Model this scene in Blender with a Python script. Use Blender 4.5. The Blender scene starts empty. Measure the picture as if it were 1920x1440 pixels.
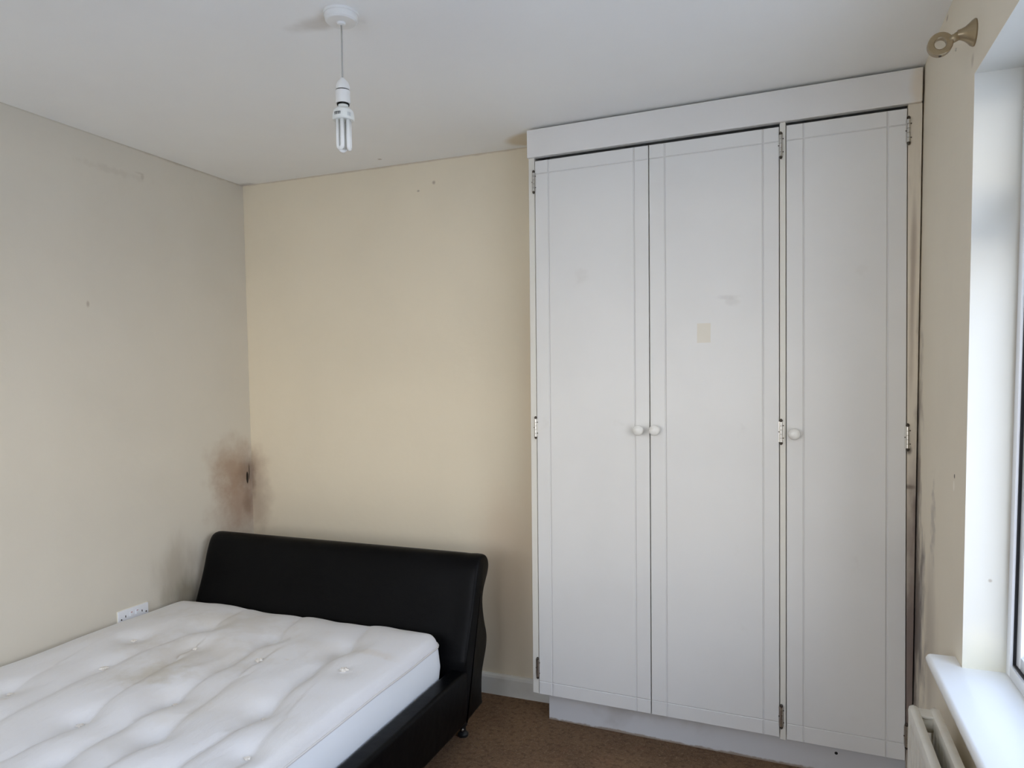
import bpy, bmesh, math, random
from mathutils import Vector, Matrix, noise

random.seed(7)
scene = bpy.context.scene
col = scene.collection

# ------------------------------------------------------------------ camera
YAW, PITCH, ROLL = .3741, -.0582, -.0103
CAM = Vector((2.5732, -2.8856, 1.4207))
FPX = 1329.2
fwd = Vector((-math.sin(YAW) * math.cos(PITCH), math.cos(YAW) * math.cos(PITCH), math.sin(PITCH)))
r0 = Vector((math.cos(YAW), math.sin(YAW), 0))
u0 = r0.cross(fwd)
rt = math.cos(ROLL) * r0 + math.sin(ROLL) * u0
up = -math.sin(ROLL) * r0 + math.cos(ROLL) * u0
cd = bpy.data.cameras.new('camera')
cam = bpy.data.objects.new('camera', cd)
col.objects.link(cam)
cd.sensor_width = 36.0
cd.sensor_fit = 'HORIZONTAL'
cd.lens = 36.0 * FPX / 1920.0
cd.shift_y = 66.65 / 1920.0
cd.clip_start = .02
cam.matrix_world = Matrix(((rt.x, up.x, -fwd.x, CAM.x), (rt.y, up.y, -fwd.y, CAM.y), (rt.z, up.z, -fwd.z, CAM.z), (0, 0, 0, 1)))
scene.camera = cam

# ------------------------------------------------------------------ world: a bright overcast sky
w = bpy.data.worlds.new('overcast_sky')
scene.world = w
w.use_nodes = True
nt = w.node_tree
bgn = nt.nodes['Background']
tc = nt.nodes.new('ShaderNodeTexCoord')
sx = nt.nodes.new('ShaderNodeSeparateXYZ')
nt.links.new(tc.outputs['Generated'], sx.inputs[0])
rp = nt.nodes.new('ShaderNodeValToRGB')
nt.links.new(sx.outputs['Z'], rp.inputs[0])
cr = rp.color_ramp
cr.elements[0].position = 0.0
cr.elements[0].color = (.90, .87, .84, 1)
cr.elements[1].position = 1.0
cr.elements[1].color = (.30, .40, .60, 1)
e = cr.elements.new(.22); e.color = (.86, .87, .92, 1)
e = cr.elements.new(.55); e.color = (.56, .69, .95, 1)
nt.links.new(rp.outputs[0], bgn.inputs['Color'])
bgn.inputs['Strength'].default_value = 7.9

# a portal in the real and the added window opening only guides sampling of the sky light
for nm, sz, loc, rot in (('window_portal', (1.42, 1.80), (3.16, -1.86, 1.405), (0, math.radians(90), 0)),
                         ('added_window_portal', (1.90, 1.25), (1.25, -4.05, 1.475), (math.radians(90), 0, 0))):
    pl = bpy.data.lights.new(nm, 'AREA')
    pl.shape = 'RECTANGLE'
    pl.size, pl.size_y = sz
    pl.cycles.is_portal = True
    po = bpy.data.objects.new(nm, pl)
    col.objects.link(po)
    po.location = loc
    po.rotation_euler = rot

scene.view_settings.view_transform = 'Standard'
scene.view_settings.look = 'None'
scene.view_settings.gamma = 1
scene.view_settings.use_curve_mapping = False
scene.view_settings.exposure = 0.0
scene.cycles.max_bounces = 16
scene.cycles.diffuse_bounces = 10
scene.cycles.use_denoising = True
scene.cycles.sample_clamp_indirect = 8

# ------------------------------------------------------------------ room dimensions
H = 2.40          # ceiling
WX = 2.959        # right wall
YB = -3.9         # wall behind the camera
WIN_Y0, WIN_Y1, WIN_Z0, WIN_Z1 = -2.78, -.933, .70, 2.11

# ------------------------------------------------------------------ materials
class Mat:
    def __init__(self, name, color, rough=.6, spec=.5, metal=0.0):
        self.m = bpy.data.materials.new(name)
        self.m.use_nodes = True
        self.nt = self.m.node_tree
        self.b = self.nt.nodes['Principled BSDF']
        self.b.inputs['Roughness'].default_value = rough
        self.b.inputs['Metallic'].default_value = metal
        self.b.inputs['Specular IOR Level'].default_value = spec
        rgb = self.nt.nodes.new('ShaderNodeRGB')
        rgb.outputs[0].default_value = (*color, 1)
        self.c = rgb.outputs[0]
        self.tc = self.nt.nodes.new('ShaderNodeTexCoord')
        self.pos = self.tc.outputs['Object']
    def N(self, t, **kw):
        n = self.nt.nodes.new(t)
        for k, v in kw.items(): setattr(n, k, v)
        return n
    def L(self, a, b): self.nt.links.new(a, b)
    def math(self, op, a, b=None, clamp=False):
        n = self.N('ShaderNodeMath', operation=op, use_clamp=clamp)
        for i, v in enumerate((a, b)):
            if v is None: continue
            if isinstance(v, (int, float)): n.inputs[i].default_value = v
            else: self.L(v, n.inputs[i])
        return n.outputs[0]
    def noise(self, scale, detail=4, rough=.55, stretch=None, vec=None):
        v = vec or self.pos
        if stretch:
            mp = self.N('ShaderNodeMapping')
            mp.inputs['Scale'].default_value = stretch
            self.L(v, mp.inputs[0]); v = mp.outputs[0]
        n = self.N('ShaderNodeTexNoise')
        n.inputs['Scale'].default_value = scale
        n.inputs['Detail'].default_value = detail
        n.inputs['Roughness'].default_value = rough
        self.L(v, n.inputs['Vector'])
        return n.outputs[0]
    def mix(self, fac, color):
        n = self.N('ShaderNodeMix', data_type='RGBA')
        if isinstance(fac, (int, float)): n.inputs[0].default_value = fac
        else: self.L(fac, n.inputs[0])
        self.L(self.c, n.inputs[6])
        n.inputs[7].default_value = (*color, 1)
        self.c = n.outputs[2]
    def ramp(self, v, lo, hi, out=1.0):
        n = self.N('ShaderNodeMapRange')
        n.interpolation_type = 'SMOOTHSTEP'
        self.L(v, n.inputs[0])
        n.inputs[1].default_value = lo; n.inputs[2].default_value = hi
        n.inputs[3].default_value = 0; n.inputs[4].default_value = out
        return n.outputs[0]
    def mottle(self, color, scale, lo, hi, amt, stretch=None):
        self.mix(self.ramp(self.noise(scale, stretch=stretch), lo, hi, amt), color)
    def stain(self, c, r, color, amt, ns=8, na=.9, lo=0, hi=.8, stretch=None):
        mp = self.N('ShaderNodeVectorMath', operation='SUBTRACT')
        self.L(self.pos, mp.inputs[0]); mp.inputs[1].default_value = c
        dv = self.N('ShaderNodeVectorMath', operation='DIVIDE')
        self.L(mp.outputs[0], dv.inputs[0]); dv.inputs[1].default_value = r
        ln = self.N('ShaderNodeVectorMath', operation='LENGTH')
        self.L(dv.outputs[0], ln.inputs[0])
        d = self.math('SUBTRACT', 1.0, ln.outputs['Value'])
        n = self.math('MULTIPLY', self.math('SUBTRACT', self.noise(ns, stretch=stretch), .5), na)
        self.mix(self.ramp(self.math('ADD', d, n), lo, hi, amt), color)
    def box(self, lo, hi, color, amt):
        s = self.N('ShaderNodeSeparateXYZ'); self.L(self.pos, s.inputs[0])
        f = None
        for i in range(3):
            for v, op in ((lo[i], 'GREATER_THAN'), (hi[i], 'LESS_THAN')):
                g = self.math(op, s.outputs[i], v)
                f = g if f is None else self.math('MULTIPLY', f, g)
        self.mix(self.math('MULTIPLY', f, amt), color)
    def bump(self, v, strength, dist):
        n = self.N('ShaderNodeBump')
        n.inputs['Strength'].default_value = strength
        n.inputs['Distance'].default_value = dist
        self.L(v, n.inputs['Height'])
        if getattr(self, 'lastb', None) is not None: self.L(self.lastb, n.inputs['Normal'])
        self.lastb = n.outputs[0]
        self.L(self.lastb, self.b.inputs['Normal'])
    def done(self):
        self.L(self.c, self.b.inputs['Base Color'])
        return self.m

BIG = 99.0
CREAM = (.80, .735, .60)
DIRT = (.30, .23, .17)
MOULD = (.22, .15, .11)

def wall_mat(name, color=CREAM):
    m = Mat(name, color, .75, .25)
    m.mottle(tuple(v * .93 for v in color), 1.7, .35, .7, .6)
    m.mottle((.62, .55, .44), 34, .72, .80, .25)
    return m

m = wall_mat('wall_back_paint', (.79, .705, .545))
m.stain((0.0, 0, .985), (.13, BIG, .15), (.37, .26, .18), .65, 14, .7, 0, .9)
m.stain((.015, 0, .80), (.16, BIG, .22), (.37, .28, .20), .60, 12, .8, 0, .9)
m.stain((.0, 0, .92), (.035, BIG, .16), MOULD, .6, 30, .8, 0, .9)
m.stain((1.42, 0, .60), (.24, BIG, .55), (.62, .44, .30), .35, 6, .5, 0, .9, (1, 1, .4))  # wardrobe's shade on the wall beside it, painted in low down
m.stain((1.55, 0, 1.2), (.10, BIG, 1.0), (.62, .47, .33), .3, 6, .5, 0, .9, (1, 1, .3))  # tall strip of the wardrobe's shade, painted into the wall colour
m.stain((1.075, 0, 2.30), (.012, BIG, .012), DIRT, .6, 40, .5)
m.stain((.996, 0, 2.271), (.010, BIG, .007), DIRT, .6, 40, .5)
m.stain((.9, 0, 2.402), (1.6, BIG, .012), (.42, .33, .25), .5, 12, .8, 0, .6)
m.bump(m.noise(5, 3), .25, .02); m.bump(m.noise(120, 2), .12, .002)
M_BACK = m.done()

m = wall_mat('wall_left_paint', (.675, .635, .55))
m.stain((0, -.13, .985), (BIG, .23, .20), (.37, .25, .17), .78, 11, .9, 0, .9)
m.stain((0, -.08, .80), (BIG, .25, .25), (.37, .25, .18), .78, 11, .9, 0, .9)
m.stain((0, -.03, .95), (BIG, .10, .12), MOULD, .55, 16, .9, 0, .9)
m.stain((0, -.035, .81), (BIG, .05, .09), MOULD, .55, 16, .9, 0, .9)
m.stain((0, -.034, .928), (BIG, .009, .035), (.01, .008, .006), .95, 40, .4, 0, .25)
m.stain((0, -.020, .955), (BIG, .005, .05), (.07, .05, .04), .8, 40, .4, 0, .4)
m.stain((0, -.49, .56), (BIG, .17, .22), (.40, .35, .27), .65, 12, 1.1, 0, .9, (1, 1, .3))
m.stain((0, -.44, .44), (BIG, .13, .14), (.24, .21, .15), .8, 14, 1.1, 0, .9, (1, 1, .3))
m.stain((0, -.57, .46), (BIG, .05, .07), (.33, .30, .22), .4, 14, 1.1, 0, .9, (1, 1, .3))
m.stain((0, -.612, 2.302), (BIG, .04, .006), DIRT, .18, 25, 1.6)
m.stain((0, -.60, 2.29), (BIG, .010, .02), DIRT, .28, 40, 1.6)
m.stain((0, -.75, 2.28), (BIG, .2, .02), DIRT, .12, 25, 2.2)
m.stain((0, -.878, 1.729), (BIG, .010, .018), DIRT, .5, 25, .8)
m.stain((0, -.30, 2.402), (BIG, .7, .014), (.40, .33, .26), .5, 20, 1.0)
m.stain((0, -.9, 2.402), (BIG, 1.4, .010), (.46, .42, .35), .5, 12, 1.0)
m.bump(m.noise(4, 3), .25, .02); m.bump(m.noise(120, 2), .12, .002)
M_LEFT = m.done()

m = wall_mat('wall_right_paint', (.80, .73, .60))
m.stain((WX, -.30, .62), (BIG, .17, .42), (.13, .11, .115), .85, 13, 1.9, 0, .9, (1, 1, .6))
m.stain((WX, -.26, .9), (BIG, .08, .9), (.18, .14, .12), .75, 16, 1.9, 0, .9, (1, 1, .5))
m.stain((WX, -.53, .99), (BIG, .045, .15), (.34, .30, .27), .45, 26, 2.0, 0, .8)
m.stain((WX, -.52, .60), (BIG, .14, .35), (.34, .29, .24), .45, 9, 1.0, 0, .9, (1, 1, .4))
m.stain((WX, -.806, 1.160), (BIG, .007, .007), (.05, .04, .03), .9, 40, .3, 0, .4)
m.stain((WX, -.80, 1.135), (BIG, .012, .016), (.92, .86, .76), .8, 40, .4, 0, .4)
m.stain((WX, -.60, 2.385), (BIG, .02, .010), DIRT, .6, 30, .6)
m.stain((WX, -.91, 2.15), (BIG, .02, .02), DIRT, .35, 30, .9)
m.bump(m.noise(4, 3), .3, .02); m.bump(m.noise(120, 2), .12, .002)
M_RIGHT = m.done()

M_REAR = wall_mat('wall_rear_paint').done()

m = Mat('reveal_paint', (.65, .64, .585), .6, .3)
m.stain((3.0, -.93, .71), (.09, BIG, .14), (.85, .80, .60), .5, 10, .6)
m.stain((3.06, -.93, 1.5), (.012, BIG, 1.0), (.40, .33, .26), .5, 12, 1.2, 0, .9, (1, 1, .3))
m.stain((3.02, -.93, .93), (.006, BIG, .006), DIRT, .6, 40, .4)
m.bump(m.noise(5, 3), .2, .01)
M_REVEAL = m.done()

m = Mat('ceiling_paint', (.93, .93, .905), .85, .2)
m.mottle((.87, .865, .85), 1.2, .35, .7, .6)
m.stain((1.60, -.085, 2.4), (.17, .10, BIG), (.72, .62, .46), .8, 6, .3, 0, .35)
m.stain((1.35, -1.205, 2.4), (.11, .05, BIG), (.50, .44, .36), .45, 12, .8)  # cast shadow of the ceiling rose, painted on the ceiling
m.stain((0.0, 0, 2.4), (.10, .06, BIG), DIRT, .5, 14, .9)
m.stain((.86, -.10, 2.4), (.014, .014, BIG), DIRT, .5, 30, .6)
m.bump(m.noise(3, 3), .15, .02); m.bump(m.noise(150, 2), .1, .002)
M_CEIL = m.done()

m = Mat('carpet_pile', (.33, .20, .11), .95, .1)
m.mottle((.165, .098, .060), 3.0, .35, .7, .6)
m.mottle((.33, .215, .14), 150, .45, .7, .8)
m.mottle((.10, .058, .035), 230, .52, .72, .7)
m.mottle((.33, .17, .10), 11, .55, .75, .4)
m.mottle((.15, .09, .055), 48, .48, .66, .55)
m.mottle((.46, .31, .19), 70, .54, .70, .5)
m.bump(m.noise(260, 3), 1.0, .012); m.bump(m.noise(60, 2), .5, .01)
M_CARPET = m.done()

def paint(name, color, rough=.42, grime=.25):
    m = Mat(name, color, rough, .4)
    m.mottle(tuple(v * .92 for v in color), 2.2, .35, .7, .5)
    m.mottle((.55, .52, .47), 7, .66, .80, grime)
    m.bump(m.noise(9, 3), .08, .01)
    return m

WHITE = (.775, .765, .735)
M_DOOR = paint('door_paint', WHITE).done()
m = paint('middle_door_paint', WHITE)
m.box((.652, -1, 1.542), (.700, 1, 1.612), (.72, .665, .55), .8)
m.stain((.760, 0, 1.70), (.05, BIG, .012), (.50, .48, .45), .30, 30, 1.2)
m.stain((.775, 0, 1.685), (.035, BIG, .02), (.52, .50, .46), .25, 30, 1.2)
M_DOOR2 = m.done()
m = paint('header_paint', (.80, .78, .745))
m.stain((1.34, 0, 2.33), (.035, BIG, .11), (.74, .62, .45), .6, 12, .6)
m.stain((1.356, 0, 2.33), (.012, BIG, .14), (.30, .24, .2), .7, 20, .8)
M_HEADER = m.done()
m = paint('stile_paint', (.76, .735, .66))
M_STILE = m.done()
m = paint('right_stile_paint', (.73, .655, .53))
m.stain((1.372, 0, 1.2), (.024, BIG, 1.8), (.20, .15, .12), .8, 18, 1.8, 0, .9, (1, 1, .35))
m.stain((1.350, 0, .50), (.06, BIG, .80), (.16, .11, .10), .85, 12, 1.8, 0, .9, (1, 1, .3))
m.stain((1.335, 0, 1.17), (.012, BIG, .02), (.12, .09, .07), .8, 30, .8)
m.stain((1.335, 0, 1.05), (.03, BIG, .012), (.12, .09, .07), .7, 30, .8)
m.stain((1.335, 0, 1.7), (.012, BIG, .5), (.35, .28, .22), .7, 20, 1.2, 0, .9, (1, 1, .2))
m.mottle((.40, .32, .25), 22, .58, .75, .5, (1, 1, .12))
M_STILE_R = m.done()
m = paint('plinth_paint', (.66, .655, .65))
m.mottle((.40, .37, .33), 5, .5, .75, .4)
m.stain((.6, .05, 0), (1.6, BIG, .012), (.28, .20, .13), .8, 30, 1.6, 0, .6)
m.stain((1.135, .05, .079), (.006, BIG, .006), (.01, .01, .01), 1.0, 30, .2, 0, .2)
M_PLINTH = m.done()
M_GROOVE = Mat('groove_shade', (.70, .69, .665), .7, .2).done()  # darker tone puts shade into the routed door grooves
M_INSIDE = Mat('carcass_board', (.60, .585, .55), .7, .2).done()
m = Mat('knob_ceramic', (.80, .785, .74), .22, .5)
m.mottle((.70, .66, .58), 60, .5, .7, .4)
M_KNOB = m.done()
M_STEEL = Mat('hinge_steel', (.62, .60, .56), .28, .5, 1.0).done()
M_RUST = Mat('hinge_dark', (.09, .075, .06), .5, .4, .6).done()

m = Mat('skirting_gloss', (.74, .725, .66), .4, .4)
m.mottle((.58, .54, .46), 6, .5, .75, .5)
M_SKIRT = m.done()

m = Mat('black_leather', (.0026, .0027, .0031), .40, .10)
m.bump(m.noise(5, 3), .25, .02); m.bump(m.noise(260, 2), .25, .0015)
M_LEATHER = m.done()
M_BLKPLASTIC = Mat('black_plastic', (.012, .012, .012), .35, .5).done()

m = Mat('mattress_ticking', (.80, .80, .81), .88, .15)
off = m.N('ShaderNodeVectorMath', operation='ADD'); m.L(m.pos, off.inputs[0]); off.inputs[1].default_value = (.70, -1.44, .233); m.pos = off.outputs[0]
m.mottle((.74, .72, .68), 3.2, .48, .72, .5)
m.stain((.62, -.98, .45), (.40, .22, BIG), (.60, .54, .44), .36, 14, 1.6, 0, .9)
m.stain((.62, -1.17, .45), (.13, .15, BIG), (.52, .46, .33), .45, 18, 1.6, 0, .9)
m.stain((.50, -.70, .45), (.40, .15, BIG), (.60, .55, .46), .34, 16, 1.6, 0, .9)
m.stain((1.05, -.80, .45), (.22, .12, BIG), (.66, .60, .50), .25, 14, 1.6, 0, .9)
m.stain((1.22, -.80, .45), (.14, .04, BIG), (.70, .60, .48), .22, 14, 1.6, 0, .9)
m.stain((.95, -1.25, .45), (.35, .22, BIG), (.68, .62, .52), .2, 9, 1.6, 0, .9)
m.mottle((.60, .50, .36), 13, .66, .80, .30)
m.bump(m.noise(22, 4, stretch=(1, .35, 1)), .35, .012); m.bump(m.noise(420, 2), .2, .001)
M_TICKING = m.done()
m = Mat('mattress_border', (.90, .94, .98), .8, .2)
m.bump(m.noise(9, 3), .2, .01)
M_BORDER = m.done()
M_PIPING = Mat('mattress_piping', (.72, .70, .68), .8, .2).done()
M_TUFT = Mat('wool_tuft', (.80, .76, .70), .95, .1).done()

M_PLASTIC = Mat('white_plastic', (.80, .80, .78), .3, .5).done()
M_SOCKET = Mat('socket_plastic', (.80, .82, .86), .3, .5).done()
M_SOCKETRIM = Mat('aged_plastic', (.85, .82, .70), .4, .4).done()
M_RED = Mat('switch_red', (.35, .05, .05), .4, .4).done()
M_CORD = Mat('cord_sheath', (.42, .41, .38), .5, .4).done()
M_TUBE = Mat('lamp_tube_glass', (.84, .85, .84), .12, .6).done()
M_LAMPBASE = Mat('lamp_base_plastic', (.78, .80, .77), .3, .5).done()
M_INK = Mat('print_ink', (.06, .07, .07), .6, .3).done()
M_DARK = Mat('dark_recess', (.02, .02, .018), .8, .1).done()
m = Mat('brass_lacquer', (.36, .28, .17), .30, .5, .55)
m.mottle((.27, .20, .12), 60, .5, .7, .5)
M_BRASS = m.done()

m = Mat('radiator_enamel', (.78, .755, .68), .35, .45)
m.mottle((.62, .56, .46), 16, .5, .75, .5)
m.mottle((.26, .17, .09), 55, .70, .76, .8)
M_RAD = m.done()

m = Mat('sill_gloss', (.86, .87, .86), .25, .5)
m.bump(m.noise(6, 2), .05, .01)
M_SILL = m.done()
M_UPVC = Mat('upvc_white', (.84, .86, .90), .25, .5).done()
M_GASKET = Mat('rubber_gasket', (.012, .012, .015), .5, .3).done()
gm = bpy.data.materials.new('window_glass')
gm.use_nodes = True
gnt = gm.node_tree
gnt.nodes.remove(gnt.nodes['Principled BSDF'])
tr = gnt.nodes.new('ShaderNodeBsdfTransparent'); tr.inputs[0].default_value = (.96, .97, .98, 1)
gl = gnt.nodes.new('ShaderNodeBsdfGlossy'); gl.inputs['Roughness'].default_value = .02
mx = gnt.nodes.new('ShaderNodeMixShader'); mx.inputs[0].default_value = .06
gnt.links.new(tr.outputs[0], mx.inputs[1]); gnt.links.new(gl.outputs[0], mx.inputs[2])
gnt.links.new(mx.outputs[0], gnt.nodes['Material Output'].inputs[0])
M_GLASS = gm
m = Mat('yard_paving', (.62, .61, .59), .9, .2)
m.mottle((.52, .52, .50), 1.5, .4, .7, .6)
M_YARD = m.done()

# ------------------------------------------------------------------ mesh helpers
def link(name, bm, mats, parent=None, smooth=False):
    bmesh.ops.recalc_face_normals(bm, faces=bm.faces)
    me = bpy.data.meshes.new(name)
    bm.to_mesh(me); bm.free()
    for mt in (mats if isinstance(mats, (list, tuple)) else [mats]): me.materials.append(mt)
    if smooth:
        for p in me.polygons: p.use_smooth = True
    o = bpy.data.objects.new(name, me)
    col.objects.link(o)
    if parent is not None: o.parent = parent
    return o

def box(bm, lo, hi, bevel=0, seg=2, mi=0):
    r = bmesh.ops.create_cube(bm, size=1)
    vs = r['verts']
    for v in vs:
        v.co = Vector([lo[i] if v.co[i] < 0 else hi[i] for i in range(3)])
    fs = {f for v in vs for f in v.link_faces}
    for f in fs: f.material_index = mi
    if bevel:
        es = list({e for v in vs for e in v.link_edges})
        rr = bmesh.ops.bevel(bm, geom=es, offset=bevel, segments=seg, profile=.6, affect='EDGES')
        for f in rr['faces']: f.material_index = mi
    return bm

def newbox(lo, hi, bevel=0, seg=2):
    return box(bmesh.new(), lo, hi, bevel, seg)

def lathe(bm, prof, origin, axis='Z', n=32, mi=0):
    # prof: list of (radius, height along axis)
    o = Vector(origin)
    rings = []
    for r, h in prof:
        ring = []
        for k in range(n):
            a = 2 * math.pi * k / n
            c, s = math.cos(a) * r, math.sin(a) * r
            p = {'Z': (c, s, h), 'Y': (c, h, s), 'X': (h, c, s)}[axis]
            ring.append(bm.verts.new(o + Vector(p)))
        rings.append(ring)
    for a, b in zip(rings[:-1], rings[1:]):
        for k in range(n):
            f = bm.faces.new((a[k], a[(k + 1) % n], b[(k + 1) % n], b[k])); f.material_index = mi
    for ring in (rings[0], rings[-1]):
        f = bm.faces.new(ring); f.material_index = mi
    return bm

def tube(bm, pts, rad, n=10, closed=False, mi=0):
    pts = [Vector(p) for p in pts]
    rads = rad if isinstance(rad, (list, tuple)) else [rad] * len(pts)
    rings = []
    ref = None
    for i, p in enumerate(pts):
        a = pts[i - 1] if (i > 0 or closed) else p
        b = pts[(i + 1) % len(pts)] if (i < len(pts) - 1 or closed) else p
        t = (b - a).normalized()
        if ref is None:
            ref = Vector((0, 0, 1)) if abs(t.z) < .9 else Vector((1, 0, 0))
        s = t.cross(ref).normalized(); q = s.cross(t).normalized(); ref = q
        rings.append([bm.verts.new(p + (s * math.cos(2 * math.pi * k / n) + q * math.sin(2 * math.pi * k / n)) * rads[i]) for k in range(n)])
    prs = list(zip(rings[:-1], rings[1:]))
    if closed: prs.append((rings[-1], rings[0]))
    for a, b in prs:
        for k in range(n):
            f = bm.faces.new((a[k], a[(k + 1) % n], b[(k + 1) % n], b[k])); f.material_index = mi
    if not closed:
        for rg in (rings[0], rings[-1]):
            f = bm.faces.new(rg); f.material_index = mi
    return bm

def struct(o, kind='structure'):
    o['kind'] = kind
    return o

def tag(o, label, cat, group=None):
    o['label'] = label; o['category'] = cat
    if group: o['group'] = group
    return o

def empty(name, loc, rz=0):
    o = bpy.data.objects.new(name, None)
    col.objects.link(o)
    o.location = loc; o.rotation_euler = (0, 0, rz)
    o.empty_display_size = .1
    return o

def autosmooth(o, ang=35):
    for p in o.data.polygons: p.use_smooth = True
    try: o.data.set_sharp_from_angle(angle=math.radians(ang))
    except Exception: pass
    return o

# ------------------------------------------------------------------ room shell
T = .12
struct(link('floor', newbox((-T, YB - T, -.1), (WX + T, T, 0)), M_CARPET))
struct(link('ceiling', newbox((-T, YB - T, H), (WX + T, T, H + .1)), M_CEIL))
struct(link('wall_left', newbox((-T, YB, 0), (0, 0, H)), M_LEFT))
struct(link('wall_back', newbox((-T, 0, 0), (WX + .341, T, H)), M_BACK))
bm = bmesh.new()
RW = (.30, 2.2, .85, 2.10)      # added window, unseen behind the camera, lets in fill light
for lo, hi in (((-T, YB - .25, 0), (RW[0], YB, H)), ((RW[1], YB - .25, 0), (WX + .341, YB, H)),
               ((RW[0], YB - .25, 0), (RW[1], YB, RW[2])), ((RW[0], YB - .25, RW[3]), (RW[1], YB, H))):
    box(bm, lo, hi)
struct(link('wall_rear', bm, M_REAR))
w2 = struct(empty('added_rear_window', (1.25, YB - .10, RW[2])))
bm = bmesh.new()
for lo, hi in (((-.95, -.03, 0), (-.90, .03, 1.25)), ((.90, -.03, 0), (.95, .03, 1.25)), ((-.90, -.03, 0), (.90, .03, .05)),
               ((-.90, -.03, 1.20), (.90, .03, 1.25)), ((-.025, -.03, .05), (.025, .03, 1.20))):
    box(bm, lo, hi, .004)
autosmooth(link('window_frame', bm, M_UPVC, w2))
for s_ in (-1, 1):
    link('pane', newbox((min(s_ * .025, s_ * .90), -.003, .05), (max(s_ * .025, s_ * .90), .003, 1.20)), M_GLASS, w2)

# right wall with the window opening, 12 mm out of plumb at the floor
bm = bmesh.new()
WO = 3.30
for lo, hi in (((WX, YB, 0), (WO, WIN_Y0, H)), ((WX, WIN_Y1, 0), (WO, 0, H)),
               ((WX, WIN_Y0, 0), (WO, WIN_Y1, WIN_Z0)), ((WX, WIN_Y0, WIN_Z1), (WO, WIN_Y1, H))):
    box(bm, lo, hi)
for f in bm.faces:
    c = f.calc_center_median()
    n = f.normal
    if WX + .02 < c.x < WO - .02 and (abs(c.y - WIN_Y1) < .002 or abs(c.y - WIN_Y0) < .002 or abs(c.z - WIN_Z1) < .002 or abs(c.z - WIN_Z0) < .002):
        f.material_index = 1
for v in bm.verts:
    if abs(v.co.x - WX) < 1e-4: v.co.x += .012 * (1 - v.co.z / H)
o = struct(link('wall_right', bm, [M_RIGHT, M_REVEAL]))

def skirting(name, p0, p1, inward, h=.092, t=.018):
    # extruded profile with a rounded top
    prof = [(0, 0), (t, 0), (t, h - .016), (t - .003, h - .006), (t - .010, h), (0, h)]
    bm = bmesh.new()
    p0, p1, iw = Vector(p0), Vector(p1), Vector(inward)
    a = [bm.verts.new(p0 + iw * u + Vector((0, 0, v))) for u, v in prof]
    b = [bm.verts.new(p1 + iw * u + Vector((0, 0, v))) for u, v in prof]
    for i in range(len(prof)):
        j = (i + 1) % len(prof)
        bm.faces.new((a[i], a[j], b[j], b[i]))
    bm.faces.new(a); bm.faces.new(b)
    return struct(link(name, bm, M_SKIRT))
skirting('baseboard_back', (.018, 0, 0), (1.640, 0, 0), (0, -1, 0))
skirting('baseboard_left', (0, 0, 0), (0, YB, 0), (1, 0, 0))
skirting('baseboard_right', (WX + .0115, -.32, 0), (WX + .0115, YB, 0), (-1, 0, 0))

# ------------------------------------------------------------------ window
win = empty('window_1', (3.10, (WIN_Y0 + WIN_Y1) / 2, WIN_Z0))
struct(win)
OX, OY, OZ = win.location
def wbox(bm, x0, x1, y0, y1, z0, z1, bev=.004):
    return box(bm, (x0 - OX, y0 - OY, z0 - OZ), (x1 - OX, y1 - OY, z1 - OZ), bev)
FX0, FX1 = 3.056, 3.12
SZ = .712    # top of the sill board
FW = .030
TZ0, TZ1 = 1.765, 1.815
bm = bmesh.new()
wbox(bm, FX0, FX1, WIN_Y1 - FW, WIN_Y1, WIN_Z0 + .012, WIN_Z1)
wbox(bm, FX0, FX1, WIN_Y0, WIN_Y0 + FW, WIN_Z0 + .012, WIN_Z1)
wbox(bm, FX0, FX1, WIN_Y0 + FW, WIN_Y1 - FW, WIN_Z0 + .012, SZ + FW)
wbox(bm, FX0, FX1, WIN_Y0 + FW, WIN_Y1 - FW, WIN_Z1 - FW, WIN_Z1)
wbox(bm, FX0, FX1, WIN_Y0 + FW, WIN_Y1 - FW, TZ0, TZ1)
ymid = (WIN_Y0 + WIN_Y1) / 2
YM = (WIN_Y1 - .62, WIN_Y1 - 1.23)  # unseen mullions, added to block light onto the reveal
for y_ in YM: wbox(bm, FX0, FX1, y_ - .03, y_ + .03, SZ + FW, TZ0)
autosmooth(link('window_frame', bm, M_UPVC, win))
panes = [(YM[0] + .03, WIN_Y1 - FW, SZ + FW, TZ0), (YM[1] + .03, YM[0] - .03, SZ + FW, TZ0), (WIN_Y0 + FW, YM[1] - .03, SZ + FW, TZ0),
         (WIN_Y0 + FW, WIN_Y1 - FW, TZ1, WIN_Z1 - FW)]
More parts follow.
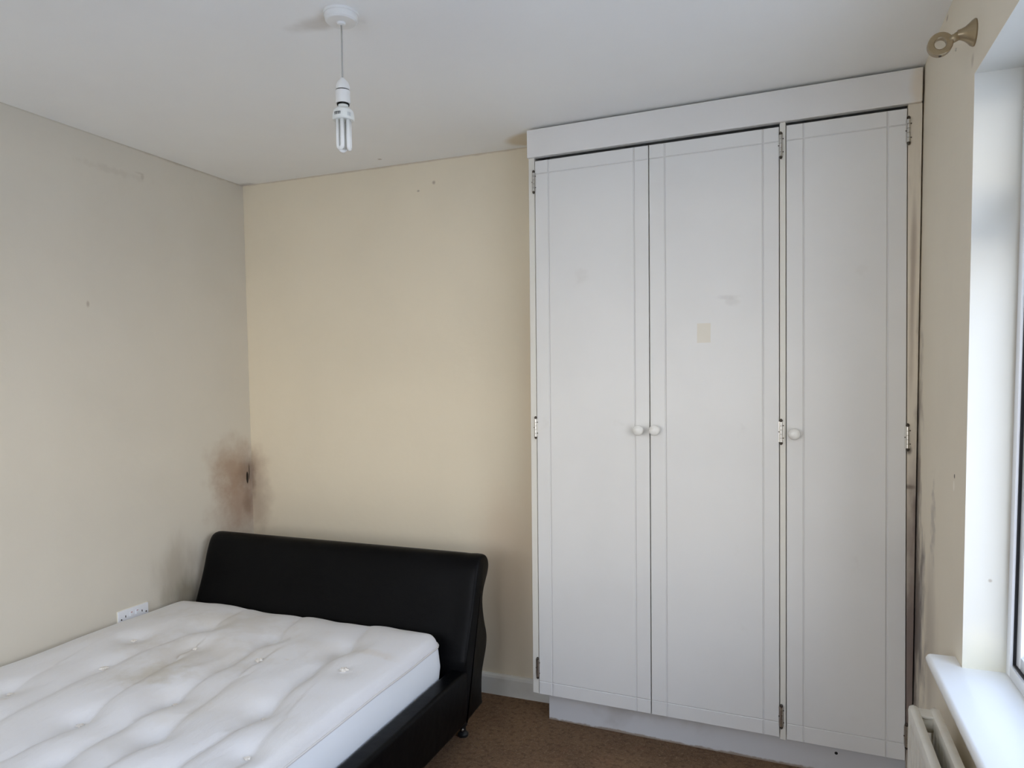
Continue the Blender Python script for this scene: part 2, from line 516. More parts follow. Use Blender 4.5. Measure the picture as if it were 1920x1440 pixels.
for y0, y1, z0, z1 in panes:
    SW = .032
    bm = bmesh.new()
    sx0, sx1 = FX0 + .012, FX0 + .052
    wbox(bm, sx0, sx1, y1 - SW, y1, z0, z1)
    wbox(bm, sx0, sx1, y0, y0 + SW, z0, z1)
    wbox(bm, sx0, sx1, y0 + SW, y1 - SW, z0, z0 + SW)
    wbox(bm, sx0, sx1, y0 + SW, y1 - SW, z1 - SW, z1)
    sash = autosmooth(link('sash', bm, M_UPVC, win))
    g = bmesh.new()
    o0, o1, ow = FX0 + .006, FX0 + .0135, .004
    wbox(g, o0, o1, y1 - ow, y1, z0, z1, 0)
    wbox(g, o0, o1, y0, y0 + ow, z0, z1, 0)
    wbox(g, o0, o1, y0 + ow, y1 - ow, z0, z0 + ow, 0)
    wbox(g, o0, o1, y0 + ow, y1 - ow, z1 - ow, z1, 0)
    link('gasket', g, M_GASKET, sash)
    g = bmesh.new()
    gx0, gx1, GW = FX0 + .022, FX0 + .034, .004
    a0, a1, b0, b1 = y0 + SW, y1 - SW, z0 + SW, z1 - SW
    wbox(g, gx0, gx1, a1 - GW, a1, b0, b1, 0)
    wbox(g, gx0, gx1, a0, a0 + GW, b0, b1, 0)
    wbox(g, gx0, gx1, a0 + GW, a1 - GW, b0, b0 + GW, 0)
    wbox(g, gx0, gx1, a0 + GW, a1 - GW, b1 - GW, b1, 0)
    link('gasket', g, M_GASKET, sash)
    g = bmesh.new()
    wbox(g, FX0 + .028, FX0 + .032, a0, a1, b0, b1, 0)
    link('pane', g, M_GLASS, sash)

# sill board with a rounded nose and a short horn past the reveal
bm = bmesh.new()
sx0, sx1 = 2.902, 3.0625
prof = [(sx1, .690), (sx1, SZ), (sx0 + .010, SZ), (sx0 + .004, SZ - .003), (sx0, SZ - .010), (sx0, SZ - .018), (sx0 + .004, SZ - .024), (sx0 + .012, SZ - .027), (sx1, SZ - .027)]
prof = [(sx1, SZ)] + prof[2:]
ya, yb = WIN_Y1, WIN_Y0
def ext(bm, prof, y0, y1):
    a = [bm.verts.new((x, y0, z)) for x, z in prof]; b = [bm.verts.new((x, y1, z)) for x, z in prof]
    for i in range(len(prof)):
        j = (i + 1) % len(prof); bm.faces.new((a[i], a[j], b[j], b[i]))
    bm.faces.new(a); bm.faces.new(b)
ext(bm, prof, ya, yb)
nose = [(WX + .008, SZ)] + prof[1:-1] + [(WX + .008, SZ - .027)]
ext(bm, nose, ya + .072, ya)
ext(bm, nose, yb, yb - .072)
bmesh.ops.remove_doubles(bm, verts=bm.verts, dist=1e-5)
o = link('window_sill', bm, M_SILL)
o.name = 'trim_1'
struct(autosmooth(o))

# ground outside, one storey down
struct(link('ground_outside', newbox((-30, -40, -3.1), (40, 30, -3.0)), M_YARD))

# ------------------------------------------------------------------ fitted wardrobe
WA = Vector((1.6045, -.204, 0)); WB = Vector((WX, -.2545, 0))
wrz = math.atan2(WB.y - WA.y, WB.x - WA.x)
ward = empty('fitted_wardrobe', WA, wrz)
tag(ward, 'white fitted wardrobe with three tall doors filling the corner beside the window', 'wardrobe')
WLEN = (WB - WA).length
def skew(o, lim=True):
    # the joinery has racked slightly: it spreads to the right towards the floor
    for v in o.data.vertices:
        z = v.co.z
        if v.co.x > .0: v.co.x *= 1 + .029 * (1 - z / 2.3)
        if lim: v.co.x = min(v.co.x, WLEN - .005 + .012 * (1 - z / H))
    return o
ZD0, ZD1 = .127, 2.2705
bm = bmesh.new()
box(bm, (.002, .022, .127), (.020, .198, 2.385))            # left end panel
box(bm, (WLEN - .022, .022, .13), (WLEN - .004, .198, 2.385))
box(bm, (.02, .180, .02), (WLEN - .022, .195, 2.385))       # back
box(bm, (.02, .024, .127), (WLEN - .022, .180, .145))     # bottom
box(bm, (.02, .024, 2.36), (WLEN - .022, .180, 2.378))
skew(link('carcass', bm, M_INSIDE, ward))
def stile(x0, x1, z0, z1, mat, y0=0.0, y1=.022):
    bm = newbox((x0, y0, z0), (x1, y1, z1), .0015, 1)
    bmesh.ops.bisect_plane(bm, geom=bm.verts[:] + bm.edges[:] + bm.faces[:], plane_co=(0, 0, 1.2), plane_no=(0, 0, 1))
    return skew(link('frame_stile', bm, mat, ward))
stile(-.003, .0215, .127, 2.284, M_STILE)
stile(.9250, .9440, .118, 2.284, M_STILE)
s = stile(1.3105, WLEN + .03, .02, 2.284, M_STILE_R)
s['label'] = 'dirty cream filler strip against the window wall'
hb = link('header_board', newbox((-.006, -.010, 2.284), (WLEN - .005, .016, 2.3910), .002, 1), M_HEADER, ward)
pb = bmesh.new()
box(pb, (.047, .053, 0), (WLEN + .008, .070, .127), .001, 1)
box(pb, (.047, .070, 0), (.062, .19, .127))
link('plinth', pb, M_PLINTH, ward)

def door_mesh(x0, x1, z0, z1, gx, gz, yf=-.002, th=.019, gw=.0036, gd=.0030):
    xs = sorted([x0, x0 + .0015, x1 - .0015, x1] + [g + k for g in gx for k in (-gw, 0, gw)])
    zs = sorted([z0, z0 + .0015, z1 - .0015, z1] + [g + k for g in gz for k in (-gw * .75, 0, gw * .75)])
    bm = bmesh.new()
    def dep(x, z):
        d = 0
        if any(abs(x - g) < 1e-6 for g in gx): d = gd
        if any(abs(z - g) < 1e-6 for g in gz): d = max(d, gd * .8)
        if x in (x0, x1) or z in (z0, z1): d = max(d, .0015)
        return yf + d
    V = [[bm.verts.new((x, dep(x, z), z)) for z in zs] for x in xs]
    for i in range(len(xs) - 1):
        for j in range(len(zs) - 1):
            f = bm.faces.new((V[i][j], V[i + 1][j], V[i + 1][j + 1], V[i][j + 1]))
            cx, cz = (xs[i] + xs[i + 1]) / 2, (zs[j] + zs[j + 1]) / 2
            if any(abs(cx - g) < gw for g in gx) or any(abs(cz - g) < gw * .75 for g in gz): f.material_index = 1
    bd = [e for e in bm.edges if e.is_boundary]
    r = bmesh.ops.extrude_edge_only(bm, edges=bd)
    nv = [g for g in r['geom'] if isinstance(g, bmesh.types.BMVert)]
    for v in nv: v.co.y = yf + th
    es = [g for g in r['geom'] if isinstance(g, bmesh.types.BMEdge) and all(v in nv for v in g.verts)]
    bmesh.ops.contextual_create(bm, geom=es)
    for f in bm.faces:
        if len(f.verts) > 4: f.material_index = 0
    return bm

def knob(parent, x, z):
    bm = bmesh.new()
    prof = [(.0001, .000), (.016, .000), (.0165, -.002), (.0120, -.005), (.0085, -.009), (.0090, -.013),
            (.0150, -.018), (.0190, -.023), (.0200, -.028), (.0185, -.033), (.0140, -.0368), (.0070, -.0385), (.0001, -.039)]
    lathe(bm, prof, (x, -.002, z), 'Y', 28)
    return skew(link('knob', bm, M_KNOB, parent, True))

def hinge(parent, x, z):
    bm = bmesh.new()
    h = .072
    n = 5
    y = -.0055
    for k in range(n):
        a = z - h / 2 + h * k / n; b = z - h / 2 + h * (k + 1) / n - .0012
        lathe(bm, [(.0052, a - z), (.0052, b - z)], (x, y, z), 'Z', 12)
    lathe(bm, [(.0036, -h / 2), (.0036, h / 2)], (x, y, z), 'Z', 10, 1)
    for s in (-1, 1):
        lathe(bm, [(.0015, s * (h / 2 + .010)), (.0052, s * (h / 2 + .006)), (.0056, s * (h / 2 + .001)), (.0040, s * (h / 2))], (x, y, z), 'Z', 10, 1)
    box(bm, (x - .008, -.0030, z - h / 2), (x + .007, -.0012, z + h / 2), 0, 1, 0)
    for k in (-1, 0, 1):
        lathe(bm, [(.0001, 0), (.0022, 0), (.0018, -.001), (.0001, -.0012)], (x + .0072 * (1 if k else -1), -.0036, z + k * .022), 'Y', 8, 1)
    return autosmooth(skew(link('hinge', bm, [M_STEEL, M_RUST], parent)))

GZ = (.181, 2.221)
doors = [(.0245, .4718, (.0800, .4180), M_DOOR, 'left wardrobe door'),
         (.4755, .9225, (.5325, .8704), M_DOOR2, 'middle wardrobe door with a square tape mark'),
         (.9465, 1.3080, (1.0010, 1.2530), M_DOOR, 'right wardrobe door')]
dob = []
for k, (x0, x1, gx, mt, lb) in enumerate(doors):
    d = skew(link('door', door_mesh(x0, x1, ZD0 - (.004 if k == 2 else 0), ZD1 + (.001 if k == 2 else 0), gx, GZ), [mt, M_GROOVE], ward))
    d['label'] = lb
    dob.append(d)
knob(dob[0], .4350, 1.2208); knob(dob[1], .4955, 1.222); knob(dob[2], .9720, 1.2185)
for z in (2.190, 1.222, .236): hinge(dob[0], .0200, z)
for z in (2.206, 1.224, .205): hinge(dob[1], .9290, z)
for z in (2.200, 1.214, .210): hinge(dob[2], 1.3120, z)

# ------------------------------------------------------------------ bed frame
bed = empty('sleigh_bed', (0, 0, 0))
tag(bed, 'black faux leather double bed frame with scrolled headboard in the corner', 'bed')
BX0, BX1 = .045, 1.432
prof = [(-.488, .10), (-.488, .33), (-.470, .385), (-.447, .44), (-.422, .50), (-.400, .56), (-.384, .615), (-.368, .660),
        (-.352, .692), (-.335, .708), (-.313, .7155), (-.290, .712), (-.268, .699), (-.254, .678), (-.251, .655), (-.262, .628),
        (-.285, .600), (-.306, .572), (-.318, .535), (-.314, .490), (-.299, .435), (-.282, .392), (-.279, .360), (-.287, .325),
        (-.310, .283), (-.330, .245), (-.337, .20), (-.337, .11)]
cy = sum(p[0] for p in prof) / len(prof); cz = sum(p[1] for p in prof) / len(prof)
def smoothprof(p, it=2):
    for _ in range(it):
        q = []
        for i in range(len(p)):
            a, b = p[i], p[(i + 1) % len(p)]
            if math.dist(a, b) > .12: q += [a, b]; continue
            q += [(a[0] * .75 + b[0] * .25, a[1] * .75 + b[1] * .25), (a[0] * .25 + b[0] * .75, a[1] * .25 + b[1] * .75)]
        p = [q[0]] + [q[i] for i in range(1, len(q)) if math.dist(q[i], q[i - 1]) > 1e-4]
    return p
sp = smoothprof(prof, 1)
def inset_prof(p, d):
    n = len(p); out = []
    for i in range(n):
        a, b = p[i - 1], p[(i + 1) % n]
        tx, tz = b[0] - a[0], b[1] - a[1]
        l = math.hypot(tx, tz) or 1
        out.append((p[i][0] + tz / l * d * -1 * -1, p[i][1] - tx / l * d))
    return out
def headboard():
    bm = bmesh.new()
    secs = [(BX0, .022), (BX0 + .003, .013), (BX0 + .010, .006), (BX0 + .022, .0015), (BX0 + .040, 0), (BX0 + .10, 0), (BX1 - .090, 0), (BX1 - .062, .001),
            (BX1 - .030, -.001), (BX1 - .012, .000), (BX1 - .005, .002), (BX1 - .001, .006), (BX1, .010)]
    rings = []
    for x, d in secs:
        pr = inset_prof(sp, d)
        rings.append([bm.verts.new((x, y, z)) for y, z in pr])
    n = len(sp)
    for a, b in zip(rings[:-1], rings[1:]):
        for i in range(n): bm.faces.new((a[i], a[(i + 1) % n], b[(i + 1) % n], b[i]))
    bm.faces.new(rings[0]); bm.faces.new(rings[-1])
    return bm
hbo = autosmooth(link('headboard', headboard(), M_LEATHER, bed), 50)

def rail(x0, x1):
    bm = newbox((x0, -2.46, .098), (x1, -.455, .302), .014, 4)
    return autosmooth(link('side_rail', bm, M_LEATHER, bed), 50)
rail(1.362, 1.4315)
lr = autosmooth(link('side_rail', newbox((.020, -2.44, .098), (.046, -.492, .231), .008, 3), M_LEATHER, bed), 50)
fb = autosmooth(link('footboard', newbox((.020, -2.52, .098), (1.432, -2.442, .40), .025, 4), M_LEATHER, bed), 50)
# slatted base under the mattress
bm = bmesh.new()
box(bm, (.047, -2.44, .205), (1.361, -.492, .232))
link('bed_base', bm, M_BLKPLASTIC, bed)
for x, y in ((1.376, -.405), (1.376, -2.46), (.075, -.415), (.075, -2.46)):
    bm = bmesh.new()
    lathe(bm, [(.017, 0), (.021, .002), (.022, .012), (.017, .018), (.012, .022), (.012, .040), (.018, .046), (.020, .1005)], (x, y, 0), 'Z', 18)
    lf = autosmooth(link('leg', bm, M_BLKPLASTIC, bed))
    if y > -1 and x > 1:
        b2 = bmesh.new()
        lathe(b2, [(.0001, -.004), (.0055, -.003), (.0055, .003), (.0001, .004)], (x + .004, y - .0135, .032), 'Y', 10)
        link('castor_pin', b2, M_STEEL, lf, True)

# ------------------------------------------------------------------ mattress
mat = empty('mattress', (.70, -1.44, .233))
tag(mat, 'bare white tufted double mattress with brownish stains lying on the black bed', 'mattress')
MX0, MX1, MY0, MY1 = .028, 1.352, -2.38, -.496
cx0, cy0 = (MX0 + MX1) / 2, (MY0 + MY1) / 2
tufts = [(.45, -.775), (.769, -.776), (1.084, -.769), (.275, -.966), (.560, -.950), (.869, -.971), (1.209, -.956),
         (.398, -1.190), (.805, -1.270), (1.120, -1.237), (.284, -1.431), (.655, -1.475), (.952, -1.475), (1.260, -1.464),
         (.480, -1.700), (.826, -1.676), (1.14, -1.70), (.284, -1.92), (.655, -1.92), (.965, -1.92), (1.24, -1.92), (.45, -2.14), (.80, -2.14), (1.12, -2.14)]
proud = {(1.209, -.956), (.869, -.971), (.398, -1.190)}
creases = [[(1.02, -.50), (1.084, -.769), (1.120, -1.237), (1.14, -1.70), (1.12, -2.14), (1.10, -2.38)],
           [(.70, -.50), (.769, -.776), (.805, -1.270), (.826, -1.676), (.80, -2.14), (.80, -2.38)],
           [(.42, -.50), (.45, -.775), (.398, -1.190), (.480, -1.700), (.45, -2.14), (.44, -2.38)],
           [(.91, -1.10), (.952, -1.475), (.99, -1.75), (.965, -1.92), (.97, -2.2)],
           [(.58, -1.05), (.655, -1.475), (.69, -1.7), (.655, -1.92)],
           [(1.22, -1.28), (1.260, -1.464), (1.27, -1.62)],
           [(.24, -1.25), (.284, -1.431), (.30, -1.6)]]
depthc = [.034, .034, .020, .027, .024, .016, .014]
def seg_d(px, py, a, b):
    vx, vy = b[0] - a[0], b[1] - a[1]
    t = max(0, min(1, ((px - a[0]) * vx + (py - a[1]) * vy) / (vx * vx + vy * vy)))
    qx, qy = a[0] + vx * t, a[1] + vy * t
    side = vx * (py - a[1]) - vy * (px - a[0])
    return math.hypot(px - qx, py - qy), side
def mheight(x, y):
    ex = min(x - MX0, MX1 - x); ey = min(y - MY0, MY1 - y)
    e = max(0, min(ex, ey))
    crown = .028 * (1 - math.exp(-e / .05)) + .004 * min(1, e / .35)
    h = .437 + crown
    px, py = x, y
    x += .022 * noise.noise(Vector((px * 2.5, py * 4.2, 7.7))); y += .02 * noise.noise(Vector((px * 4, py * 3, 2.2)))
    near = max(math.exp(-((px - tx) ** 2 + (py - ty) ** 2) / (2 * .13 ** 2)) for tx, ty in tufts)
    for dc, cr in zip(depthc, creases):
        best = 9; sd = 1
        for a, b in zip(cr[:-1], cr[1:]):
            d, s = seg_d(x, y, a, b)
            if d < best: best, sd = d, s
        # crease: steep on the right of the fold, long and soft on the left
        wd = .024 if sd > 0 else .10
        along = 1.0 + .35 * noise.noise(Vector((x * 3, y * 5, 1.3)))
        h -= dc * (.45 + .65 * near) * along * math.exp(-best / wd) * (1 - math.exp(-e / .04))
    x, y = px, py
    for tx, ty in tufts:
        d2 = (x - tx) ** 2 + (y - ty) ** 2
        if d2 < .04: h -= (.008 if (tx, ty) in proud else .020) * math.exp(-d2 / (2 * .042 ** 2))
    h += .009 * noise.noise(Vector((x * 3.6, y * 3.0, 0))) + .0022 * noise.noise(Vector((x * 13, y * 5, 4)))
    h += .003 * math.sin(x * 18 + 1.2) * math.exp(-(MY1 - y) / .12)
    return h
NS, NR, CR = 520, 96, .085
outl = []
hw, hh = (MX1 - MX0) / 2, (MY1 - MY0) / 2
per = 2 * (2 * hw - 2 * CR) + 2 * (2 * hh - 2 * CR) + 2 * math.pi * CR
def outline(s):
    s = s % per
    segs = [('l', (hw - CR, -hh), (-1, 0), 2 * (hw - CR))]
    # walk clockwise from bottom right
    pieces = [((hw, -(hh - CR)), (0, 1), 2 * (hh - CR), (hw - CR, hh - CR), 0),
              ((hw - CR, hh), (-1, 0), 2 * (hw - CR), (-(hw - CR), hh - CR), 90),
              ((-hw, hh - CR), (0, -1), 2 * (hh - CR), (-(hw - CR), -(hh - CR)), 180),
              ((-(hw - CR), -hh), (1, 0), 2 * (hw - CR), (hw - CR, -(hh - CR)), 270)]
    for st, dr, ln, cc, a0 in pieces:
        if s < ln: return (st[0] + dr[0] * s, st[1] + dr[1] * s)
        s -= ln
        al = math.pi / 2 * CR
        if s < al:
            a = math.radians(a0) + s / CR
            return (cc[0] + CR * math.cos(a), cc[1] + CR * math.sin(a))
        s -= al
    return (hw, -(hh - CR))
outl = [outline(per * k / NS) for k in range(NS)]
def shrink(p, d):
    # move an outline point inwards by about d
    return (p[0] * (1 - d / hw), p[1] * (1 - d / hh))
def wave(x, y): return .004 * noise.noise(Vector((x * 4, y * 4, 9)))
bm = bmesh.new()
rings = []
for z, d in ((.233, .018), (.240, .007), (.262, .0015), (.33, -.003), (.395, .000), (.410, .0035)):
    rg = []
    for p in outl:
        q = shrink(p, d + .004 * noise.noise(Vector((p[0] * 5, p[1] * 5, z * 6))))
        x, y = q[0] + cx0, q[1] + cy0
        rg.append(bm.verts.new((x - .70, y + 1.44, z + (wave(x, y) if z > .3 else 0) - .233)))
    rings.append(rg)
sidecount = len(rings) - 1
link_side = bmesh.new()
bot = bm.faces.new(rings[0])
for a, b in zip(rings[:-1], rings[1:]):
    for k in range(NS): bm.faces.new((a[k], a[(k + 1) % NS], b[(k + 1) % NS], b[k]))
bs = link('border', bm, M_BORDER, mat, True)
bs['label'] = 'plain bluish white side band of the mattress'
link_side.free()
# tufted top panel
bm = bmesh.new()
rings = []
SEAM = .412
for r in range(NR + 1):
    t = r / NR
    if r < 8: d = .002 + .030 * (r / 8) ** 1.6
    else: d = .032 + (min(hw, hh) - .032) * ((r - 8) / (NR - 8)) * .985
    rg = []
    for p in outl:
        k = d / min(hw, hh)
        q = (p[0] * (1 - k), p[1] * (1 - (d / hh if r < 8 else (.032 / hh + (d - .032) / (min(hw, hh) - .032) * (1 - .032 / hh)))))
        if r < 8: q = (p[0] * (1 - d / hw), p[1] * (1 - d / hh))
        x, y = q[0] + cx0, q[1] + cy0
        f = 1 - (1 - min(1, r / 8)) ** 2.2
        z = (SEAM + wave(x, y)) * (1 - f) + mheight(x, y) * f
        rg.append(bm.verts.new((x - .70, y + 1.44, z - .233)))
    rings.append(rg)
for a, b in zip(rings[:-1], rings[1:]):
    for k in range(NS): bm.faces.new((a[k], a[(k + 1) % NS], b[(k + 1) % NS], b[k]))
bm.faces.new(rings[-1])
tp = link('tufted_top', bm, M_TICKING, mat, True)
tp.data.materials[0] = M_TICKING
# the ticking stains are placed in room coordinates
for nd in M_TICKING.node_tree.nodes:
    pass
bm = bmesh.new()
pts = []
for p in outl[::2]:
    q = shrink(p, -.0005)
    x, y = q[0] + cx0, q[1] + cy0
    pts.append((x - .70, y + 1.44, SEAM - .001 + wave(x, y) - .233))
tube(bm, pts, .0036, 8, True)
link('piping', bm, M_PIPING, mat, True)
def tuft_bm(seed, s):
    rnd = random.Random(seed)
    bm = bmesh.new()
    r = bmesh.ops.create_icosphere(bm, subdivisions=2, radius=.0075 * s)
    for v in r['verts']:
        v.co.z *= .55; v.co *= 1 + .25 * noise.noise(v.co * 300 + Vector((seed, 0, 0)))
    for k in range(7):
        a = 2 * math.pi * k / 7 + rnd.uniform(-.3, .3); ln = rnd.uniform(.010, .017) * s
        c, sn = math.cos(a), math.sin(a)
        tube(bm, [(0, 0, .001), (c * ln * .5, sn * ln * .5, .0045 * s), (c * ln, sn * ln, rnd.uniform(.001, .006) * s)], [.0042 * s, .0045 * s, .0018 * s], 6)
    return bm
for k, (tx, ty) in enumerate(tufts):
    s = 1.1 if (tx, ty) in proud else .75
    o = link('tuft', tuft_bm(k, s), M_TUFT, mat, True)
    o.location = (tx - .70, ty + 1.44, mheight(tx, ty) + .002 - .233)

# ------------------------------------------------------------------ double socket on the left wall
so = empty('double_socket', (0, -.738, .403))
tag(so, 'white double wall socket on the left wall just above the mattress edge', 'socket')
bm = newbox((0, -.073, 0), (.010, .073, .072), .003, 3)
sp_ = autosmooth(link('face_plate', bm, M_SOCKET, so))
bm = newbox((-.001, -.0745, -.0015), (.004, .0745, .0735), .002, 2)
autosmooth(link('back_box_rim', bm, M_SOCKETRIM, so))
for s in (-1, 1):
    bm = newbox((.009, s * .014 - .006, .040), (.0135, s * .014 + .006, .058), .0015, 2)
    sw = autosmooth(link('rocker_switch', bm, M_SOCKET, so))
    bm = newbox((.0130, s * .014 - .004, .054), (.0139, s * .014 + .004, .0565))
    link('red_marker', bm, M_RED, sw)
    bm = bmesh.new()
    c = s * .040
    box(bm, (.0095, c - .002, .040), (.0103, c + .002, .049))
    for q in (-1, 1): box(bm, (.0095, c + q * .011 - .003, .022), (.0103, c + q * .011 + .003, .026))
    link('pin_holes', bm, M_DARK, so)
    bm = bmesh.new()
    lathe(bm, [(.0001, 0), (.0035, 0), (.0030, .0012), (.0001, .0014)], (.0098, s * .0603, .036), 'X', 12)
    link('screw', bm, M_RUST, so, True)

# ------------------------------------------------------------------ pendant light
LX, LY = 1.442, -1.226
pen = empty('pendant_light', (LX, LY, H))
tag(pen, 'white ceiling pendant with bare low energy bulb hanging on a thin cord', 'pendant light')
bm = bmesh.new()
lathe(bm, [(.047, 0), (.047, -.006), (.0445, -.0075), (.0425, -.020), (.038, -.0235), (.012, -.0245), (.010, -.029), (.0045, -.031), (.0001, -.031)], (0, 0, 0), 'Z', 40)
autosmooth(link('ceiling_rose', bm, M_PLASTIC, pen), 30)
bm = bmesh.new()
tube(bm, [(0, 0, -.028), (.0008, 0, -.07), (-.0004, 0, -.12), (0, 0, -.176)], .0022, 8)
link('cord', bm, M_CORD, pen, True)
bm = bmesh.new()
lathe(bm, [(.0035, -.168), (.008, -.172), (.0150, -.180), (.0185, -.190), (.0190, -.200)], (0, 0, 0), 'Z', 28)
lathe(bm, [(.0170, -.200), (.0170, -.203)], (0, 0, 0), 'Z', 28, 1)
lathe(bm, [(.0195, -.203), (.0195, -.229), (.0200, -.233), (.0190, -.236)], (0, 0, 0), 'Z', 28)
lathe(bm, [(.0165, -.236), (.0165, -.240)], (0, 0, 0), 'Z', 28, 1)
autosmooth(link('lamp_holder', bm, [M_PLASTIC, M_DARK], pen), 30)
bm = bmesh.new()
lathe(bm, [(.0135, -.238), (.0135, -.246), (.020, -.250), (.0265, -.256), (.0285, -.264), (.0290, -.278), (.0270, -.281), (.0001, -.281)], (0, 0, 0), 'Z', 32)
bulb = autosmooth(link('low_energy_bulb', bm, M_LAMPBASE, pen), 30)
# three folded glass tubes
for k in range(3):
    a = math.radians(20 + 120 * k)
    rx, ry = math.cos(a), math.sin(a)
    tx, ty = -ry, rx
    R0 = .0140
    pts = []
    for s in (-1, 1):
        seq = [(-.280), (-.345)]
        p = [(rx * R0 + tx * s * .0078, ry * R0 + ty * s * .0078, z) for z in seq]
        pts.append(p)
    arc = []
    for i in range(1, 8):
        th = math.pi * i / 8
        arc.append((rx * R0 - tx * .0078 * math.cos(th), ry * R0 - ty * .0078 * math.cos(th), -.348 - .008 * math.sin(th)))
    bm = bmesh.new()
    tube(bm, pts[0] + arc + pts[1][::-1], .0056, 12)
    link('glass_tube', bm, M_TUBE, bulb, True)
# printed marks on the bulb base, too small to read in the photo
bm = bmesh.new()
def ringmark(a0, a1, z0, z1):
    n = 3; R = .0293
    vs = []
    for i in range(n + 1):
        a = math.radians(a0 + (a1 - a0) * i / n)
        vs.append((bm.verts.new((R * math.cos(a), R * math.sin(a), z0)), bm.verts.new((R * math.cos(a), R * math.sin(a), z1))))
    for p, q in zip(vs[:-1], vs[1:]): bm.faces.new((p[0], q[0], q[1], p[1]))
va = math.degrees(math.atan2(CAM.y - LY, CAM.x - LX))
for off, w_ in ((-52, 4), (-44, 5), (-36, 3), (-29, 5), (-20, 4)):
    ringmark(va + off, va + off + w_, -.272, -.2645)
    ringmark(va + off - 2, va + off + w_ + 1, -.2665, -.2650)
pm = link('printed_marks', bm, M_INK, bulb)
bm = bmesh.new()
for off, w_ in ((22, 3), (29, 4), (37, 3)):
    ringmark(va + off, va + off + w_, -.275, -.265)
link('printed_marks', bm, Mat('faded_ink', (.45, .48, .50), .6, .3).done(), bulb)

# ------------------------------------------------------------------ curtain pole bracket
br = empty('curtain_pole_bracket', (WX + .0012, -.928, 2.205))
tag(br, 'brass curtain pole bracket with an empty ring, on the wall above the window', 'bracket')
bm = bmesh.new()
lathe(bm, [(.029, .001), (.030, -.003), (.027, -.008), (.021, -.014), (.0155, -.021), (.0120, -.029), (.0105, -.036)], (0, 0, 0), 'X', 32)
autosmooth(link('wall_flange', bm, M_BRASS, br), 40)
bm = bmesh.new()
tube(bm, [(-.030, 0, 0), (-.040, 0, -.005), (-.052, 0, -.010)], [.0105, .0095, .0100], 16)
link('stem', bm, M_BRASS, br, True)
bm = bmesh.new()
ro, ri, hw_ = .0265, .0125, .0085
n = 36
sec = [(ro, -hw_ + .002), (ro - .002, -hw_), (ri + .002, -hw_), (ri, -hw_ + .002), (ri, hw_ - .002), (ri + .002, hw_), (ro - .002, hw_), (ro, hw_ - .002)]
rg = []
for k in range(n):
    a = 2 * math.pi * k / n
    rg.append([bm.verts.new((-.070 + r * math.cos(a), q, -.016 + r * math.sin(a))) for r, q in sec])
for k in range(n):
    a, b = rg[k], rg[(k + 1) % n]
    for i in range(len(sec)): bm.faces.new((a[i], a[(i + 1) % len(sec)], b[(i + 1) % len(sec)], b[i]))
autosmooth(link('ring', bm, M_BRASS, br), 40)
bm = bmesh.new()
lathe(bm, [(.0001, 0), (.0035, 0), (.0028, -.002), (.0001, -.0024)], (-.070, -.0035, -.043), 'Z', 10)
link('grub_screw', bm, M_RUST, br, True)

# small wall plug and screw left in the wall near the bracket
o = link('wall_screw', lathe(bmesh.new(), [(.0001, 0), (.0045, 0), (.004, -.002), (.0001, -.003)], (WX + .0008, -.723, 2.251), 'X', 12), M_STEEL, None, True)
tag(o, 'small grey screw head in the cream wall left of the brass bracket', 'screw')

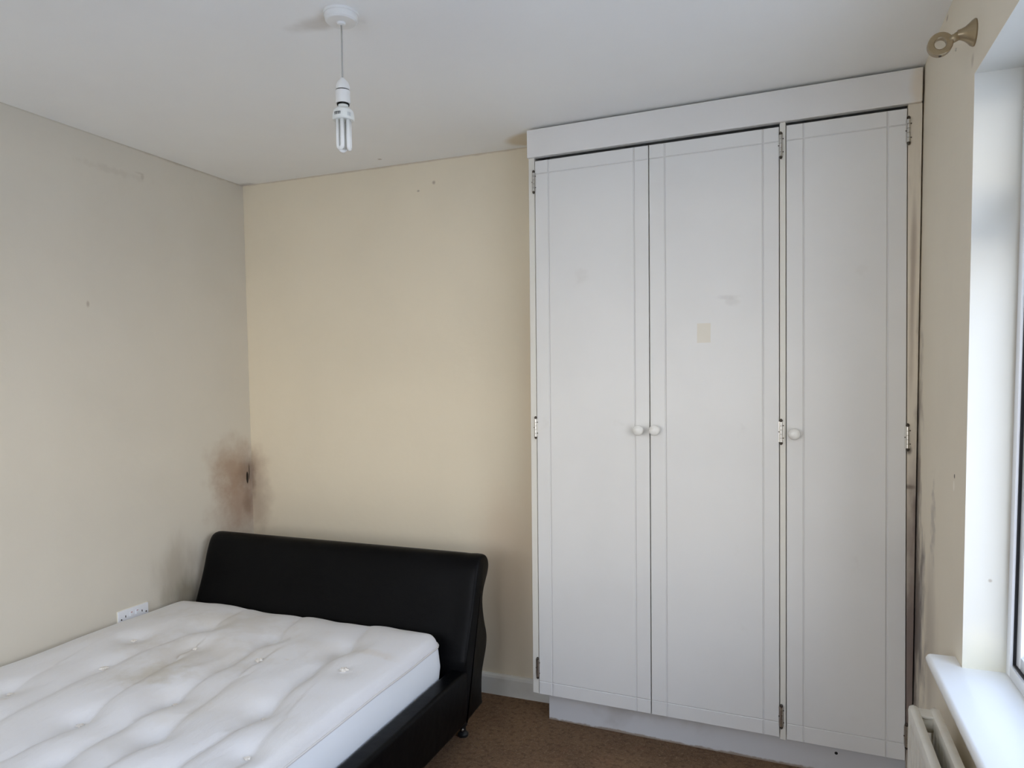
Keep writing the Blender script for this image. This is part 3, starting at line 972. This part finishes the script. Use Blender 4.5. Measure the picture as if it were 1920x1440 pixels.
# ------------------------------------------------------------------ radiator
ra = empty('radiator', (2.905, -.86, .11))
tag(ra, 'cream double panel radiator with rust spots on the wall under the window sill', 'radiator')
RX, RY, RZ = ra.location
def rpanel(x0, x1, ya, yb, z0, z1):
    # pressed steel panel: vertical flutes on the face, rolled top and bottom edge
    bm = bmesh.new()
    L = ya - yb
    nfl = int(L / .040)
    ys = []; dx = []
    for i in range(nfl):
        b = ya - .022 - (L - .044) * i / nfl
        s = (L - .044) / nfl
        for u, d in ((0, 0), (.28, 0), (.40, .007), (.75, .007), (.88, 0)):
            ys.append(b - u * s); dx.append(d)
    ys = [ya, ya - .004] + ys + [yb + .022, yb + .004, yb]; dx = [.006, 0] + dx + [0, 0, .006]
    zs = [(z0, 0, 1), (z0 + .010, -.001, 1), (z0 + .03, 0, 1), (z0 + .05, 0, 0), (z1 - .055, 0, 0), (z1 - .035, 0, 1), (z1 - .012, -.001, 1), (z1 - .003, .001, 1), (z1, .006, 1)]
    V = []
    for y, d in zip(ys, dx):
        edge = (y in (ya, yb))
        V.append([bm.verts.new((x0 + (d if (not fl or edge) else 0) + off - RX, y - RY, z - RZ)) for z, off, fl in zs])
    B = []
    for y, d in zip(ys, dx):
        B.append([bm.verts.new((x1 - (.006 if (y in (ya, yb)) else 0) - (abs(off) if off > .002 else 0) - RX, y - RY, z - RZ)) for z, off, fl in zs])
    m_, n_ = len(ys), len(zs)
    for i in range(m_ - 1):
        for j in range(n_ - 1):
            bm.faces.new((V[i][j], V[i + 1][j], V[i + 1][j + 1], V[i][j + 1]))
            bm.faces.new((B[i][j], B[i][j + 1], B[i + 1][j + 1], B[i + 1][j]))
        bm.faces.new((V[i][0], B[i][0], B[i + 1][0], V[i + 1][0]))
        bm.faces.new((V[i][-1], V[i + 1][-1], B[i + 1][-1], B[i][-1]))
    for j in range(n_ - 1):
        bm.faces.new((V[0][j], V[0][j + 1], B[0][j + 1], B[0][j]))
        bm.faces.new((V[-1][j], B[-1][j], B[-1][j + 1], V[-1][j + 1]))
    return bm
RY0, RY1, RT = -.853, -2.45, .570
autosmooth(link('front_panel', rpanel(2.867, 2.888, RY0, RY1, .11, RT), M_RAD, ra), 40)
autosmooth(link('rear_panel', rpanel(2.915, 2.936, RY0, RY1, .11, RT), M_RAD, ra), 40)
for yy in (RY0 - .030, RY1 + .030):
    bm = bmesh.new()
    tube(bm, [(2.880 - RX, yy - RY, RT - .030 - RZ), (2.893 - RX, yy - RY, RT - .030 - RZ), (2.910 - RX, yy - RY, RT - .030 - RZ), (2.925 - RX, yy - RY, RT - .030 - RZ)], [.017, .022, .022, .017], 18)
    box(bm, (2.884 - RX, yy - .020 - RY, RT - .012 - RZ), (2.919 - RX, yy + .026 - RY, RT - .004 - RZ), .003, 2)
    link('connector', bm, M_RAD, ra, True)
    bm = bmesh.new()
    box(bm, (2.934 - RX, yy - .015 - RY, .42 - RZ), (2.9655 - RX, yy + .015 - RY, .46 - RZ))
    link('wall_bracket', bm, M_RAD, ra)
bm = bmesh.new()
nf = 110
zz0, zz1 = .16 - RZ, RT - .050 - RZ
a_ = []
for i in range(nf + 1):
    y = RY0 - .055 + (RY1 - RY0 + .11) * i / nf - RY
    x = (2.8895 if i % 2 else 2.9055) - RX
    a_.append((bm.verts.new((x, y, zz0)), bm.verts.new((x, y, zz1))))
for p, q in zip(a_[:-1], a_[1:]): bm.faces.new((p[0], q[0], q[1], p[1]))
link('convector_fins', bm, M_RAD, ra)
bm = bmesh.new()
tube(bm, [(2.890 - RX, RY0 - .030 - RY, .14 - RZ), (2.890 - RX, RY0 + .012 - RY, .14 - RZ), (2.890 - RX, RY0 + .030 - RY, .135 - RZ), (2.890 - RX, RY0 + .036 - RY, .11 - RZ), (2.890 - RX, RY0 + .036 - RY, 0 - RZ)], .008, 10)
link('pipe', bm, M_RAD, ra, True)
